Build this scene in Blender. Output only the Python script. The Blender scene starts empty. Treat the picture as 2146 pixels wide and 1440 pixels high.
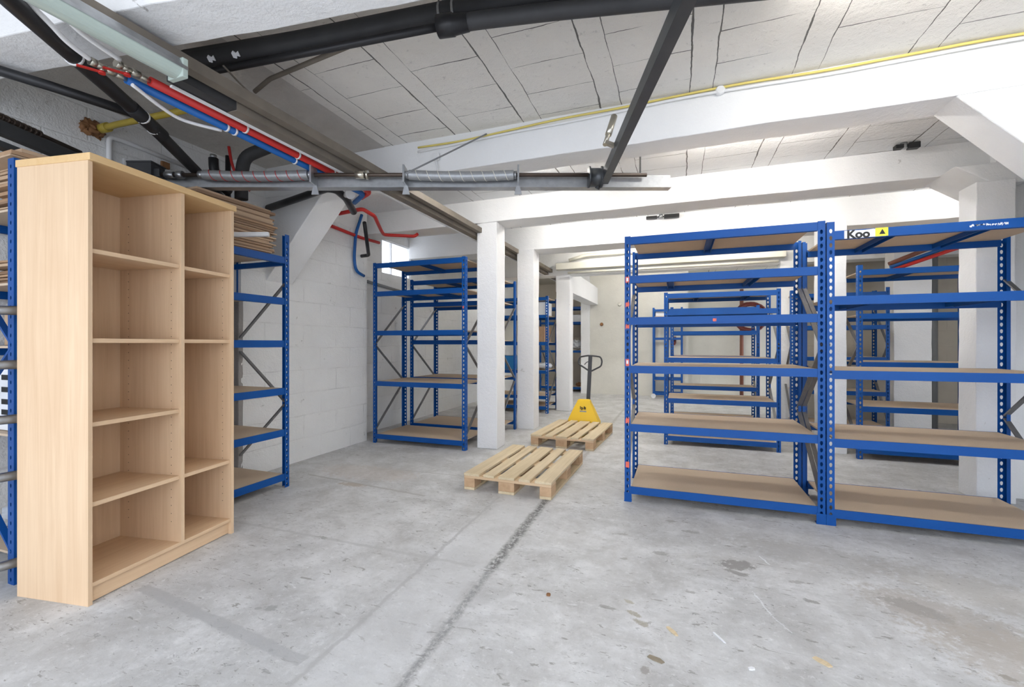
import bpy, bmesh, math, random
from mathutils import Vector, Matrix, noise
R = math.radians
random.seed(7)
scene = bpy.context.scene
COL = scene.collection

# ------------------------------------------------------------------ camera, world, lights, exposure
cam_d = bpy.data.cameras.new('camera'); cam = bpy.data.objects.new('camera', cam_d); COL.objects.link(cam)
cam.location = (0, 0, 1.283); cam.rotation_euler = (R(90), 0, R(20.28))
cam_d.sensor_width = 36; cam_d.lens = 944.0 / 2146 * 36; cam_d.clip_start = 0.05
scene.camera = cam
scene.view_settings.view_transform = 'Standard'
scene.view_settings.look = 'None'
scene.view_settings.gamma = 1
scene.view_settings.use_curve_mapping = False
world = bpy.data.worlds.new('world'); scene.world = world; world.use_nodes = True
bg = world.node_tree.nodes['Background']
bg.inputs[0].default_value = (0.83, 0.89, 1.0, 1); bg.inputs[1].default_value = 2.45
# the wide open gate behind the camera lets the sky in; the portal only guides the sampling
pd = bpy.data.lights.new('gate_portal', 'AREA'); pd.shape = 'RECTANGLE'; pd.size = 7.6; pd.size_y = 3.0; pd.cycles.is_portal = True
po = bpy.data.objects.new('gate_portal', pd); COL.objects.link(po); po.location = (-.1, -1.55, 1.5); po.rotation_euler = (R(90), 0, 0)
# bare tubes on the ceiling, hidden from here behind the beams (x, y, strength); third one added to brighten the left wall; the lamps are built further down
LAMPS = [(1.25, 2.42, 50), (0.60, 4.02, 58), (-1.5, 4.02, 40), (-1.1, 5.72, 52), (0.9, 5.72, 52), (-1.0, 7.5, 60), (0.9, 7.5, 50), (-0.6, 9.9, 90), (-3.0, 9.4, 40), (3.0, 5.8, 22)]
scene.view_settings.exposure = 0.60

# ------------------------------------------------------------------ helpers
class MB:
    """collects shapes into one bmesh"""
    def __init__(s): s.bm = bmesh.new(); s.mi = 0
    def _face(s, vs):
        try:
            f = s.bm.faces.new(vs); f.material_index = s.mi; return f
        except ValueError: return None
    def box(s, x0, x1, y0, y1, z0, z1, M=None):
        v = []
        for z in (z0, z1):
            for x, y in ((x0, y0), (x1, y0), (x1, y1), (x0, y1)):
                p = Vector((x, y, z)); v.append(s.bm.verts.new(M @ p if M else p))
        for f in ((3, 2, 1, 0), (4, 5, 6, 7), (0, 1, 5, 4), (1, 2, 6, 5), (2, 3, 7, 6), (3, 0, 4, 7)):
            s._face([v[i] for i in f])
        return s
    def bar(s, a, b, w, h, up=(0, 0, 1)):
        a, b = Vector(a), Vector(b); d = (b - a); L = d.length; d.normalize(); up = Vector(up)
        if abs(d.dot(up)) > 0.98: up = Vector((0, 1, 0))
        sx = d.cross(up).normalized(); uz = sx.cross(d).normalized()
        M = Matrix((sx, d, uz)).transposed().to_4x4(); M.translation = a
        return s.box(-w / 2, w / 2, 0, L, -h / 2, h / 2, M)
    def prism(s, pts, axis, t0, t1, M=None):
        """closed 2D outline swept along an axis; pts in the other two axes order"""
        def P(u, v, t):
            p = {'x': (t, u, v), 'y': (u, t, v), 'z': (u, v, t)}[axis]
            p = Vector(p); return M @ p if M else p
        A = [s.bm.verts.new(P(u, v, t0)) for u, v in pts]; B = [s.bm.verts.new(P(u, v, t1)) for u, v in pts]
        n = len(pts)
        s._face(A); s._face(B[::-1])
        for i in range(n): s._face([A[i], B[i], B[(i + 1) % n], A[(i + 1) % n]])
        return s
    def tube(s, pts, r, n=12, caps=True, closed=False):
        pts = [Vector(p) for p in pts]; m = len(pts); rings = []
        prev = None
        for i, p in enumerate(pts):
            if closed: t = pts[(i + 1) % m] - pts[i - 1]
            else: t = pts[min(i + 1, m - 1)] - pts[max(i - 1, 0)]
            t.normalize()
            if prev is None:
                u = t.orthogonal().normalized()
            else:
                u = prev - t * prev.dot(t)
                u = u.normalized() if u.length > 1e-6 else t.orthogonal().normalized()
            prev = u; w = t.cross(u)
            rr = r[i] if isinstance(r, (list, tuple)) else r
            rings.append([s.bm.verts.new(p + (u * math.cos(2 * math.pi * k / n) + w * math.sin(2 * math.pi * k / n)) * rr) for k in range(n)])
        rng = range(m) if closed else range(m - 1)
        for i in rng:
            a, b = rings[i], rings[(i + 1) % m]
            for k in range(n):
                f = s._face([a[k], a[(k + 1) % n], b[(k + 1) % n], b[k]])
                if f: f.smooth = True
        if caps and not closed:
            s._face(rings[0][::-1]); s._face(rings[-1])
        return s
    def cyl(s, a, b, r, n=20): return s.tube([a, b], r, n)
    def build(s, name, mat, parent=None, bevel=0, loc=None, rot=None, solid=0):
        bmesh.ops.recalc_face_normals(s.bm, faces=s.bm.faces)
        me = bpy.data.meshes.new(name); s.bm.to_mesh(me); s.bm.free()
        for m in (mat if isinstance(mat, (list, tuple)) else [mat]): me.materials.append(m)
        return link(name, me, parent, bevel, loc, rot, solid)

def link(name, me, parent=None, bevel=0, loc=None, rot=None, solid=0):
    o = bpy.data.objects.new(name, me); COL.objects.link(o)
    if parent: o.parent = parent
    if loc: o.location = loc
    if rot: o.rotation_euler = rot
    if solid:
        m = o.modifiers.new('sheet', 'SOLIDIFY'); m.thickness = solid; m.offset = 0
    if bevel:
        m = o.modifiers.new('edge', 'BEVEL'); m.width = bevel; m.segments = 2; m.limit_method = 'ANGLE'
    return o

def smooth_path(pts, k=6):
    """Catmull-Rom through the points"""
    P = [Vector(p) for p in pts]; P = [P[0] * 2 - P[1]] + P + [P[-1] * 2 - P[-2]]; out = []
    for i in range(1, len(P) - 2):
        a, b, c, d = P[i - 1:i + 3]
        for j in range(k):
            t = j / k
            out.append(0.5 * ((2 * b) + (c - a) * t + (2 * a - 5 * b + 4 * c - d) * t * t + (3 * b - a - 3 * c + d) * t ** 3))
    out.append(P[-2]); return out

def round_path(pts, rad=0.05, k=5):
    """polyline with rounded corners"""
    P = [Vector(p) for p in pts]; out = [P[0]]
    for i in range(1, len(P) - 1):
        a = (P[i - 1] - P[i]); b = (P[i + 1] - P[i]); r = min(rad, a.length * .45, b.length * .45)
        A = P[i] + a.normalized() * r; B = P[i] + b.normalized() * r
        for j in range(k + 1):
            t = j / k; out.append(A * (1 - t) ** 2 + P[i] * 2 * t * (1 - t) + B * t * t)
    out.append(P[-1]); return out

def tag(o, label, cat, group=None, kind=None):
    o['label'] = label; o['category'] = cat
    if group: o['group'] = group
    if kind: o['kind'] = kind
    return o
def thing(name, label, cat, loc=(0, 0, 0), rz=0, group=None):
    o = bpy.data.objects.new(name, None); COL.objects.link(o); o.empty_display_size = .1
    o.location = loc; o.rotation_euler = (0, 0, rz)
    return tag(o, label, cat, group)
def struct(o, label, cat):
    o['kind'] = 'structure'; o['label'] = label; o['category'] = cat; return o

# ------------------------------------------------------------------ materials
class NT:
    def __init__(s, name):
        s.m = bpy.data.materials.new(name); s.m.use_nodes = True; s.t = s.m.node_tree
        s.b = s.t.nodes['Principled BSDF']
    def n(s, typ, **kw):
        nd = s.t.nodes.new(typ)
        for k, v in kw.items():
            if k.startswith('i_'):
                key = k[2:]; key = int(key) if key.isdigit() else key.replace('_', ' ')
                if hasattr(v, 'is_output'): s.t.links.new(v, nd.inputs[key])
                else: nd.inputs[key].default_value = v
            else: setattr(nd, k, v)
        return nd
    def math(s, op, a, b=0.0, c=None, clamp=False):
        nd = s.n('ShaderNodeMath', operation=op, use_clamp=clamp, i_0=a, i_1=b)
        if c is not None:
            if hasattr(c, 'is_output'): s.t.links.new(c, nd.inputs[2])
            else: nd.inputs[2].default_value = c
        return nd.outputs[0]
    def mix(s, f, a, b):
        nd = s.n('ShaderNodeMix', data_type='RGBA')
        for idx, v in ((0, f), (6, a), (7, b)):
            if hasattr(v, 'is_output'): s.t.links.new(v, nd.inputs[idx])
            else: nd.inputs[idx].default_value = v if idx == 0 else (*v[:3], 1)
        return nd.outputs[2]
    def coord(s, scale=None, obj=True):
        c = s.n('ShaderNodeTexCoord').outputs['Object' if obj else 'Generated']
        if scale:
            c = s.n('ShaderNodeMapping', i_Vector=c, i_Scale=scale).outputs[0]
        return c
    def noise(s, vec, scale, detail=4, rough=.55, dist=0.0):
        return s.n('ShaderNodeTexNoise', i_Vector=vec, i_Scale=scale, i_Detail=detail, i_Roughness=rough, i_Distortion=dist).outputs[0]
    def ramp(s, f, lo, hi):
        return s.n('ShaderNodeMapRange', i_0=f, i_1=lo, i_2=hi, i_3=0.0, i_4=1.0).outputs[0]
    def xyz(s, vec):
        o = s.n('ShaderNodeSeparateXYZ', i_0=vec).outputs; return o[0], o[1], o[2]
    def out(s, color, rough=.6, metal=0.0, bump=None, bstr=.3, bdist=.01, spec=.4):
        def st(k, v):
            if hasattr(v, 'is_output'): s.t.links.new(v, s.b.inputs[k])
            else: s.b.inputs[k].default_value = (*v[:3], 1) if k == 'Base Color' else v
        st('Base Color', color); st('Roughness', rough); st('Metallic', metal); st('Specular IOR Level', spec)
        if bump is not None:
            b = s.n('ShaderNodeBump', i_Strength=bstr, i_Distance=bdist, i_Height=bump)
            s.t.links.new(b.outputs[0], s.b.inputs['Normal'])
        return s.m

def plain(name, col, rough=.5, metal=0.0, var=.12, scale=9, spec=.4):
    t = NT(name); v = t.coord(); f = t.noise(v, scale, 5)
    d = tuple(c * (1 - var) for c in col); l = tuple(min(1, c * (1 + var * .5)) for c in col)
    return t.out(t.mix(f, d, l), rough, metal, spec=spec)

def painted_concrete(name, base, chips=.5, block=0.0, rough_b=.35, dirt=.25, chipcol=(.30, .27, .24)):
    t = NT(name); v = t.coord()
    n1 = t.noise(v, 1.3, 6, .6); n2 = t.noise(v, 11, 6, .65); n3 = t.noise(v, 70, 4, .6)
    col = t.mix(t.ramp(n1, .35, .75), base, tuple(c * (1 - dirt * .45) for c in base))
    ch = t.noise(t.coord((1, 1, 1.3)), 7.5, 8, .72, .6)
    m = t.ramp(ch, .70 - .06 * chips, .715 - .06 * chips)
    m2 = t.math('MULTIPLY', m, t.ramp(n1, .42, .6))
    col = t.mix(t.math('MULTIPLY', m2, .75), col, chipcol)
    h = t.math('ADD', t.math('MULTIPLY', n2, .9), t.math('MULTIPLY', n3, .35))
    h = t.math('SUBTRACT', h, t.math('MULTIPLY', m2, 1.0))
    if block:
        x, y, z = t.xyz(v)
        vec = t.n('ShaderNodeCombineXYZ', i_0=t.math('ADD', x, y), i_1=z).outputs[0]
        vec = t.n('ShaderNodeVectorMath', operation='ADD', i_0=vec, i_1=t.n('ShaderNodeVectorMath', operation='SCALE', i_0=t.n('ShaderNodeTexNoise', i_Vector=v, i_Scale=5.0).outputs[1], i_Scale=.02).outputs[0]).outputs[0]
        br = t.n('ShaderNodeTexBrick', i_Vector=vec, i_Scale=1.0, i_Mortar_Size=.008, i_Mortar_Smooth=.6, i_Brick_Width=.5, i_Row_Height=.25).outputs[1]
        h = t.math('SUBTRACT', h, t.math('MULTIPLY', br, block))
        lm = t.math('MULTIPLY', br, t.math('MULTIPLY', t.ramp(t.noise(v, 3.1, 4), .5, .66), .35))
        col = t.mix(lm, col, tuple(c * .55 for c in base))
    return t.out(col, .75, 0, h, rough_b, .02, .25)

def wood(name, c1, c2, grain='z', rough=.45, gscale=1.0):
    t = NT(name); s = {'x': (1.2, 30, 30), 'y': (30, 1.2, 30), 'z': (30, 30, 1.2)}[grain]
    s = tuple(a * gscale for a in s)
    v = t.coord(s); n = t.noise(v, 1.0, 6, .6, .8); n2 = t.noise(t.coord(), 1.6, 3)
    f = t.math('ADD', t.math('MULTIPLY', n, .75), t.math('MULTIPLY', n2, .35))
    return t.out(t.mix(t.ramp(f, .3, .85), c1, c2), rough, 0, n, .05, .004, .35)

M = {}
M['wall'] = painted_concrete('white_wall_paint', (.86, .86, .845), .75, .22, .7, .22)
M['beam'] = painted_concrete('white_beam_paint', (.86, .86, .855), .15, 0, .45, .12)
M['column'] = painted_concrete('white_column_paint', (.87, .87, .87), .5, 0, .55, .12, (.42, .4, .37))
M['endwall'] = painted_concrete('cream_wall_paint', (.74, .72, .655), .2, 0, .3, .35)
M['dimwall'] = painted_concrete('dim_toned_plaster', (.60, .55, .47), .2, .2, .3, .4)  # beige tone paints in the weak light on the rear walls

def ceiling_mat():
    t = NT('block_ceiling'); v = t.coord(); x, y, z = t.xyz(v)
    wob = t.math('MULTIPLY', t.math('SUBTRACT', t.noise(v, 3.5, 5), .5), .035)
    xx = t.math('ADD', x, wob); yy = t.math('ADD', y, wob)
    f = t.math('FRACT', t.math('DIVIDE', t.math('ADD', xx, 6.635), .61))            # 0..1 over one rib + block
    cell = t.math('FLOOR', t.math('DIVIDE', t.math('ADD', xx, 6.635), .61))
    d1 = t.math('MINIMUM', f, t.math('SUBTRACT', 1.0, f)); d2 = t.math('ABSOLUTE', t.math('SUBTRACT', f, .238))
    brk = t.noise(v, 2.3, 5, .6); wid = t.math('MULTIPLY_ADD', brk, .034, -.0105)
    l1 = t.math('LESS_THAN', d1, wid); l2 = t.math('LESS_THAN', d2, t.math('MULTIPLY', wid, .55))
    g = t.math('FRACT', t.math('ADD', t.math('DIVIDE', yy, .31), t.math('MULTIPLY', cell, .37)))
    dy = t.math('MINIMUM', g, t.math('SUBTRACT', 1.0, g))
    l3 = t.math('MULTIPLY', t.math('LESS_THAN', dy, t.math('MULTIPLY_ADD', brk, .05, -.019)), t.math('GREATER_THAN', f, .238))
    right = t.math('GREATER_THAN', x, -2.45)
    line = t.math('MULTIPLY', t.math('MAXIMUM', t.math('MAXIMUM', l1, l2), l3), right)
    beyond = t.math('GREATER_THAN', y, 3.5)
    n1 = t.noise(v, .9, 6, .6); n2 = t.noise(v, 24, 8, .72); n3 = t.noise(v, 6, 6, .7)
    grey = t.mix(t.ramp(n1, .3, .75), (.92, .895, .84), (.79, .76, .71))
    grey = t.mix(t.math('MULTIPLY', t.ramp(n2, .60, .68), .5), grey, (.50, .48, .45))
    white = t.mix(t.ramp(n1, .3, .8), (.87, .88, .89), (.78, .79, .80))
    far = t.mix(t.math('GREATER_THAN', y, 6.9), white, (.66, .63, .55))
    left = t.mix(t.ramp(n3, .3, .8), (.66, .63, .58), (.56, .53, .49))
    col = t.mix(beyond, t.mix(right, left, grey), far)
    col = t.mix(t.math('MULTIPLY', line, .85), col, (.06, .055, .05))
    h = t.math('ADD', t.math('MULTIPLY', n2, .6), n3)
    h = t.math('SUBTRACT', h, t.math('MULTIPLY', line, 1.2))
    return t.out(col, .85, 0, h, .8, .02, .15)
M['ceiling'] = ceiling_mat()

def floor_mat():
    t = NT('worn_concrete_floor'); v = t.coord(); x, y, z = t.xyz(v)
    n1 = t.noise(v, .55, 6, .6); n2 = t.noise(v, 3.2, 9, .70, .3); n3 = t.noise(v, 26, 9, .74)
    vq = t.n('ShaderNodeMapping', i_Vector=v, i_Rotation=(0, 0, .45), i_Scale=(1, 3.0, 1)).outputs[0]
    col = t.mix(t.ramp(n1, .34, .68), (.60, .60, .595), (.485, .49, .49))
    col = t.mix(t.math('MULTIPLY', t.ramp(n2, .50, .66), .75), col, (.73, .735, .74))
    col = t.mix(t.math('MULTIPLY', t.ramp(n2, .49, .33), .65), col, (.37, .365, .355))
    col = t.mix(t.math('MULTIPLY', t.ramp(n3, .55, .66), .5), col, (.76, .76, .76))
    col = t.mix(t.math('MULTIPLY', t.ramp(n3, .46, .34), .5), col, (.40, .40, .395))
    sm = t.noise(vq, 1.6, 7, .7, .8)
    col = t.mix(t.math('MULTIPLY', t.ramp(sm, .56, .68), .45), col, (.43, .425, .41))
    # fine dark pits, scuffs and pale scratches
    pz = t.ramp(t.noise(v, 1.1, 4), .36, .56)
    p = t.noise(t.coord((1.0, 2.1, 1)), 19, 6, .75, 1.2)
    col = t.mix(t.math('MULTIPLY', t.ramp(p, .60, .63), t.math('MULTIPLY', pz, .85)), col, (.22, .215, .21))
    q = t.noise(vq, 9.0, 5, .65, .6)
    col = t.mix(t.math('MULTIPLY', t.ramp(q, .635, .655), .75), col, (.27, .26, .245))
    q2 = t.noise(vq, 6.0, 7, .75, 1.5)
    col = t.mix(t.math('MULTIPLY', t.ramp(q2, .62, .68), .6), col, (.80, .81, .82))
    wob = t.math('MULTIPLY', t.math('SUBTRACT', t.noise(v, 9, 6, .7), .5), .05)
    def seam(col, xa, ya, xb, yb, w, dark, amt, soft=.4, crumble=False):
        L = math.hypot(xb - xa, yb - ya); ux, uy = (xb - xa) / L, (yb - ya) / L
        px = t.math('SUBTRACT', x, xa); py = t.math('SUBTRACT', y, ya)
        s = t.math('ADD', t.math('MULTIPLY', px, ux), t.math('MULTIPLY', py, uy))
        d = t.math('ABSOLUTE', t.math('ADD', t.math('SUBTRACT', t.math('MULTIPLY', px, -uy), t.math('MULTIPLY', py, -ux)), wob))
        m = t.ramp(d, w, w * soft)
        if crumble: m = t.math('MULTIPLY', m, t.ramp(t.noise(v, 34, 8, .8), .40, .53))
        m = t.math('MULTIPLY', m, t.math('MULTIPLY', t.math('GREATER_THAN', s, 0.0), t.math('LESS_THAN', s, L)))
        return t.mix(t.math('MULTIPLY', m, amt), col, dark)
    def blob(col, cx, cy, rx, ry, dark, amt, rot=0, edge=.5):
        c, s_ = math.cos(rot), math.sin(rot)
        px = t.math('SUBTRACT', x, cx); py = t.math('SUBTRACT', y, cy)
        a = t.math('DIVIDE', t.math('ADD', t.math('MULTIPLY', px, c), t.math('MULTIPLY', py, s_)), rx)
        b = t.math('DIVIDE', t.math('SUBTRACT', t.math('MULTIPLY', py, c), t.math('MULTIPLY', px, s_)), ry)
        d = t.math('ADD', t.math('MULTIPLY', a, a), t.math('MULTIPLY', b, b))
        d = t.math('ADD', d, t.math('MULTIPLY', t.math('SUBTRACT', n3, .5), 4.5))
        return t.mix(t.math('MULTIPLY', t.ramp(d, 1.0, 1.0 - edge), amt), col, dark)
    # pale screed strip beside the joint, the joint itself and cracks
    col = seam(col, -1.19, 1.0, -1.21, 3.9, .17, (.64, .645, .65), .45, .8)
    col = seam(col, -1.0, 2.36, -1.02, 3.7, .046, (.15, .15, .145), .95, .35, True)
    col = seam(col, -.955, .9, -1.0, 2.36, .030, (.24, .24, .24), .8, .3, True)
    col = seam(col, -1.0, 3.7, -1.0, 9.5, .03, (.38, .37, .35), .6)
    col = seam(col, -1.36, 1.0, -1.41, 3.5, .016, (.42, .42, .42), .65)
    col = seam(col, -2.65, 1.55, -1.42, 1.41, .035, (.41, .415, .42), .75, .7)
    col = seam(col, -3.4, 3.45, -2.0, 3.3, .022, (.36, .35, .33), .6)
    col = seam(col, -2.6, 3.9, -1.1, 3.95, .015, (.40, .40, .39), .6)
    col = seam(col, -3.8, 2.35, -1.1, 2.36, .02, (.44, .44, .435), .5)
    for (cx, cy, rx, ry, r_, dk, am) in (
        (-1.856, 1.642, .035, .025, .2, (.34, .34, .335), .9), (-1.91, 1.62, .02, .012, .3, (.36, .36, .355), .8),
        (.32, 2.90, .11, .07, .3, (.25, .24, .23), .85), (.30, 2.80, .07, .025, -.4, (.27, .26, .25), .8),
        (-.1, 2.9, .05, .03, 0, (.30, .29, .28), .7), (.62, 2.62, .04, .018, -.3, (.28, .27, .26), .8), (.60, 2.80, .05, .02, .2, (.33, .32, .31), .7),
        (-.195, 2.207, .04, .02, -.5, (.36, .33, .27), .85), (-.165, 2.145, .035, .022, -.3, (.38, .35, .29), .8), (-.23, 2.30, .03, .016, -.4, (.40, .37, .30), .8),
        (-.12, 1.84, .02, .025, .2, (.30, .28, .26), .8), (.06, 2.5, .03, .015, 0, (.33, .32, .31), .7), (-.3, 2.75, .035, .018, 0, (.34, .33, .31), .7),
        (.08, 3.3, .06, .03, 0, (.33, .32, .31), .7), (-.35, 3.1, .04, .02, 0, (.33, .32, .31), .6), (-.05, 3.45, .05, .022, .2, (.30, .29, .28), .7),
        (1.2, 2.65, .42, .20, -.6, (.40, .37, .33), .55), (1.08, 2.72, .16, .07, -.6, (.30, .28, .26), .6), (1.5, 2.3, .6, .28, -.5, (.44, .40, .35), .55),
        (1.189, 2.277, .04, .018, -.5, (.32, .29, .25), .8), (1.5, 3.0, .5, .22, -.4, (.46, .44, .40), .45),
        (-2.78, 3.34, .16, .05, 0, (.42, .36, .30), .8), (-2.9, 3.7, .6, .25, 0, (.60, .52, .46), .35), (.75, 3.2, .5, .16, -.1, (.45, .44, .42), .5)):
        col = blob(col, cx, cy, rx, ry, dk, am, r_)
    col = seam(col, .36, 2.62, .41, 2.42, .005, (.80, .82, .84), .7, .4, True); col = seam(col, .41, 2.42, .47, 2.3, .004, (.80, .82, .84), .6, .4, True)
    col = seam(col, .46, 3.07, .50, 2.97, .006, (.80, .82, .84), .7)
    h = t.math('ADD', t.math('MULTIPLY', n2, .5), t.math('MULTIPLY', n3, .5))
    rough = t.math('MULTIPLY_ADD', n2, .35, .42)
    return t.out(col, rough, 0, h, .35, .012, .3)
M['floor'] = floor_mat()

def rack_blue():
    t = NT('blue_rack_enamel'); v = t.coord()
    s = t.noise(v, 38, 7, .75, .4); n = t.noise(v, 3, 4)
    col = t.mix(n, (.001, .056, .25), (.002, .080, .325))
    m = t.math('MULTIPLY', t.ramp(s, .725, .75), .6)
    return t.out(t.mix(m, col, (.26, .38, .58)), .42, 0, spec=.28)
M['blue'] = rack_blue()
def chipboard():
    t = NT('chipboard'); v = t.coord()
    a = t.noise(v, 160, 3, .7); b = t.noise(v, 4, 5)
    col = t.mix(a, (.50, .385, .275), (.70, .565, .43)); col = t.mix(t.math('MULTIPLY', b, .5), col, (.52, .42, .32))
    return t.out(col, .75, 0, spec=.2)
M['chip'] = chipboard()
M['galv'] = plain('galvanised_steel', (.42, .43, .44), .38, .85, .35, 22)
M['brace'] = plain('grey_brace_steel', (.26, .26, .265), .42, .7, .3, 14)
M['darksteel'] = plain('dark_rail_steel', (.085, .09, .095), .4, .55, .3, 10)
M['shaft'] = plain('brown_oiled_shaft', (.10, .075, .06), .35, .6, .4, 12)
M['spring'] = plain('grey_spring_wire', (.36, .37, .38), .45, .5, .25, 40)
M['black'] = plain('black_plastic_pipe', (.018, .018, .02), .42, 0, .3, 12)
M['foam'] = plain('black_foam_insulation', (.045, .045, .047), .62, 0, .35, 9)
M['red'] = plain('red_pipe_sleeve', (.52, .025, .02), .5, 0, .2, 7)
M['pbl'] = plain('blue_pipe_sleeve', (.008, .105, .36), .5, 0, .2, 7)
M['white'] = plain('white_plastic', (.80, .80, .80), .4, 0, .06, 6)
M['offwhite'] = plain('cream_plastic', (.72, .70, .61), .45, 0, .1, 6)
M['yellow'] = plain('yellow_gas_pipe_paint', (.50, .38, .06), .5, 0, .3, 8)
M['ycable'] = plain('yellow_cable', (.75, .62, .18), .5, 0, .15, 10)
M['jack'] = plain('yellow_enamel', (.90, .59, .03), .35, 0, .06, 5)
M['charcoal'] = plain('charcoal_enamel', (.045, .046, .05), .4, 0, .2, 9)
M['tray'] = plain('dusty_tray_steel', (.22, .19, .155), .6, .25, .45, 6)
M['lampglass'] = plain('greenish_lamp_cover', (.46, .54, .49), .25, 0, .1, 4, .5)
M['brass'] = plain('nickel_brass', (.55, .52, .44), .3, .9, .2, 20)
M['copper'] = plain('brown_red_pipe_paint', (.23, .085, .055), .45, 0, .25, 9)
M['hose'] = plain('dark_red_rubber', (.16, .035, .03), .45, 0, .3, 14)
M['rust'] = plain('brown_foam', (.27, .13, .055), .8, 0, .4, 14)
M['pipegrey'] = plain('grey_drain_pipe', (.22, .225, .23), .5, 0, .2, 4)
M['stain'] = plain('dull_brown_scrap', (.30, .255, .19), .8, 0, .4, 40)
M['ink'] = plain('black_ink', (.02, .02, .02), .6, 0, .05)
M['rubber'] = plain('dark_rubber', (.03, .03, .03), .7, 0, .2)
M['orange'] = plain('orange_red_sticker', (.75, .14, .09), .5, 0, .25, 30)
M['paper'] = plain('white_paper', (.82, .83, .85), .6, 0, .06, 8)
M['ysticker'] = plain('yellow_sticker', (.82, .75, .06), .5, 0, .05)
M['film'] = plain('white_plastic_film', (.70, .73, .77), .3, 0, .2, 16)
M['crate'] = plain('blue_crate_plastic', (.02, .17, .42), .4, 0, .15)
M['pink'] = plain('reddish_board', (.55, .26, .20), .6, 0, .15)
M['bshelf'] = wood('maple_veneer_upright', (.64, .435, .265), (.81, .61, .41), 'z', .42)
M['bshelf_h'] = wood('maple_veneer_lengthwise', (.64, .43, .26), (.80, .595, .39), 'x', .42)
M['bedge'] = wood('maple_edge_banding', (.68, .44, .20), (.78, .55, .29), 'x', .4)
M['pallet'] = wood('raw_spruce', (.50, .39, .235), (.82, .69, .48), 'y', .7, .8)
M['pallet_x'] = wood('raw_spruce_cross', (.52, .35, .20), (.74, .55, .36), 'x', .7, .8)
M['block'] = wood('pressed_pallet_block', (.42, .27, .15), (.66, .45, .28), 'y', .8, .5)
M['card'] = [wood('brown_cardboard', (.36, .22, .125), (.47, .31, .19), 'y', .8, .3),
             wood('light_cardboard', (.45, .31, .20), (.55, .40, .27), 'y', .8, .3),
             wood('dark_cardboard', (.23, .14, .085), (.31, .20, .125), 'y', .8, .3)]
def glow(k):
    t = NT('lit_tube'); t.b.inputs['Emission Color'].default_value = (1, .965, .91, 1); t.b.inputs['Emission Strength'].default_value = k
    return t.out((.9, .9, .9), .4)
def pane():
    t = NT('window_glass'); n = t.t.nodes
    tr = t.n('ShaderNodeBsdfTransparent'); gl = t.n('ShaderNodeBsdfGlossy', i_Roughness=.05)
    mx = t.n('ShaderNodeMixShader', i_0=.06, i_1=tr.outputs[0], i_2=gl.outputs[0])
    t.t.links.new(mx.outputs[0], n['Material Output'].inputs[0]); return t.m
M['glass'] = pane()

# ------------------------------------------------------------------ room shell
def nz(p, s, amp): return noise.noise_vector(Vector(p) * s) * amp
def rough_mesh(verts_fn, nu, nv, bm): pass
def rough_box(name, x0, x1, y0, y1, z0, z1, mat, step=.12, amp=.006, parent=None, skew=0.0):
    bm = bmesh.new(); X = max(1, int((x1 - x0) / step)); Y = max(1, int((y1 - y0) / step)); Z = max(1, int((z1 - z0) / step))
    def pt(i, j, k):
        p = Vector((x0 + (x1 - x0) * i / X, y0 + (y1 - y0) * j / Y, z0 + (z1 - z0) * k / Z))
        q = p + nz(p, 2.2, amp) + nz(p, 13, amp * .55); q.y += skew * (p.x - x0); return q
    cache = {}
    def V(i, j, k):
        if (i, j, k) not in cache: cache[(i, j, k)] = bm.verts.new(pt(i, j, k))
        return cache[(i, j, k)]
    for i in range(X):
        for j in range(Y):
            for k in (0, Z): bm.faces.new([V(i, j, k), V(i + 1, j, k), V(i + 1, j + 1, k), V(i, j + 1, k)])
    for i in range(X):
        for k in range(Z):
            for j in (0, Y): bm.faces.new([V(i, j, k), V(i + 1, j, k), V(i + 1, j, k + 1), V(i, j, k + 1)])
    for j in range(Y):
        for k in range(Z):
            for i in (0, X): bm.faces.new([V(i, j, k), V(i, j + 1, k), V(i, j + 1, k + 1), V(i, j, k + 1)])
    bmesh.ops.recalc_face_normals(bm, faces=bm.faces)
    me = bpy.data.meshes.new(name); bm.to_mesh(me); bm.free(); me.materials.append(mat)
    return link(name, me, parent, .006)

ZC = 3.03
struct(MB().box(-5.2, 5.2, -3.5, 14, -.2, 0).build('floor', M['floor']), 'worn grey concrete floor with a dark joint', 'floor')
struct(MB().box(-4.6, 5.2, -1.6, 13.4, ZC, ZC + .2).build('ceiling', M['ceiling']), 'ribbed block ceiling, grey in front and white beyond', 'ceiling')
struct(MB().box(-4.2, -4.0, -1.6, 3.1, 0, ZC).build('wall_left', M['wall']), 'white painted block wall behind the bookcase', 'wall')
struct(MB().box(-4.2, -3.87, 3.1, 4.93, 0, ZC).build('wall_left_middle', M['wall']), 'white painted wall between the bookcase and the window', 'wall')
w = MB()   # recessed wall with the window opening
w.box(-4.5, -4.2, 4.93, 5.70, 0, ZC).box(-4.5, -4.2, 6.48, 13.2, 0, ZC).box(-4.5, -4.2, 5.70, 6.48, 0, 2.35).box(-4.5, -4.2, 5.70, 6.48, 2.87, ZC)
struct(w.build('wall_left_recess', M['wall']), 'white set-back wall with the small window', 'wall')
struct(MB().box(-2.13, .22, 11.55, 12.9, 0, ZC).build('wall_back', M['endwall']), 'cream end wall behind the pallet truck', 'wall')
struct(MB().box(.22, 5.0, 12.3, 12.9, 0, ZC).build('wall_back_recess', M['endwall']), 'set-back end wall behind the hose', 'wall')
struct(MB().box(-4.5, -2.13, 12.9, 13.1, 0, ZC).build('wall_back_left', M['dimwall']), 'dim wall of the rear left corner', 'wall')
struct(MB().box(1.98, 5.0, 9.2, 9.4, 0, ZC).build('wall_rear_right', M['dimwall']), 'wall behind the right-hand racks, its weak light painted as beige', 'wall')
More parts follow.
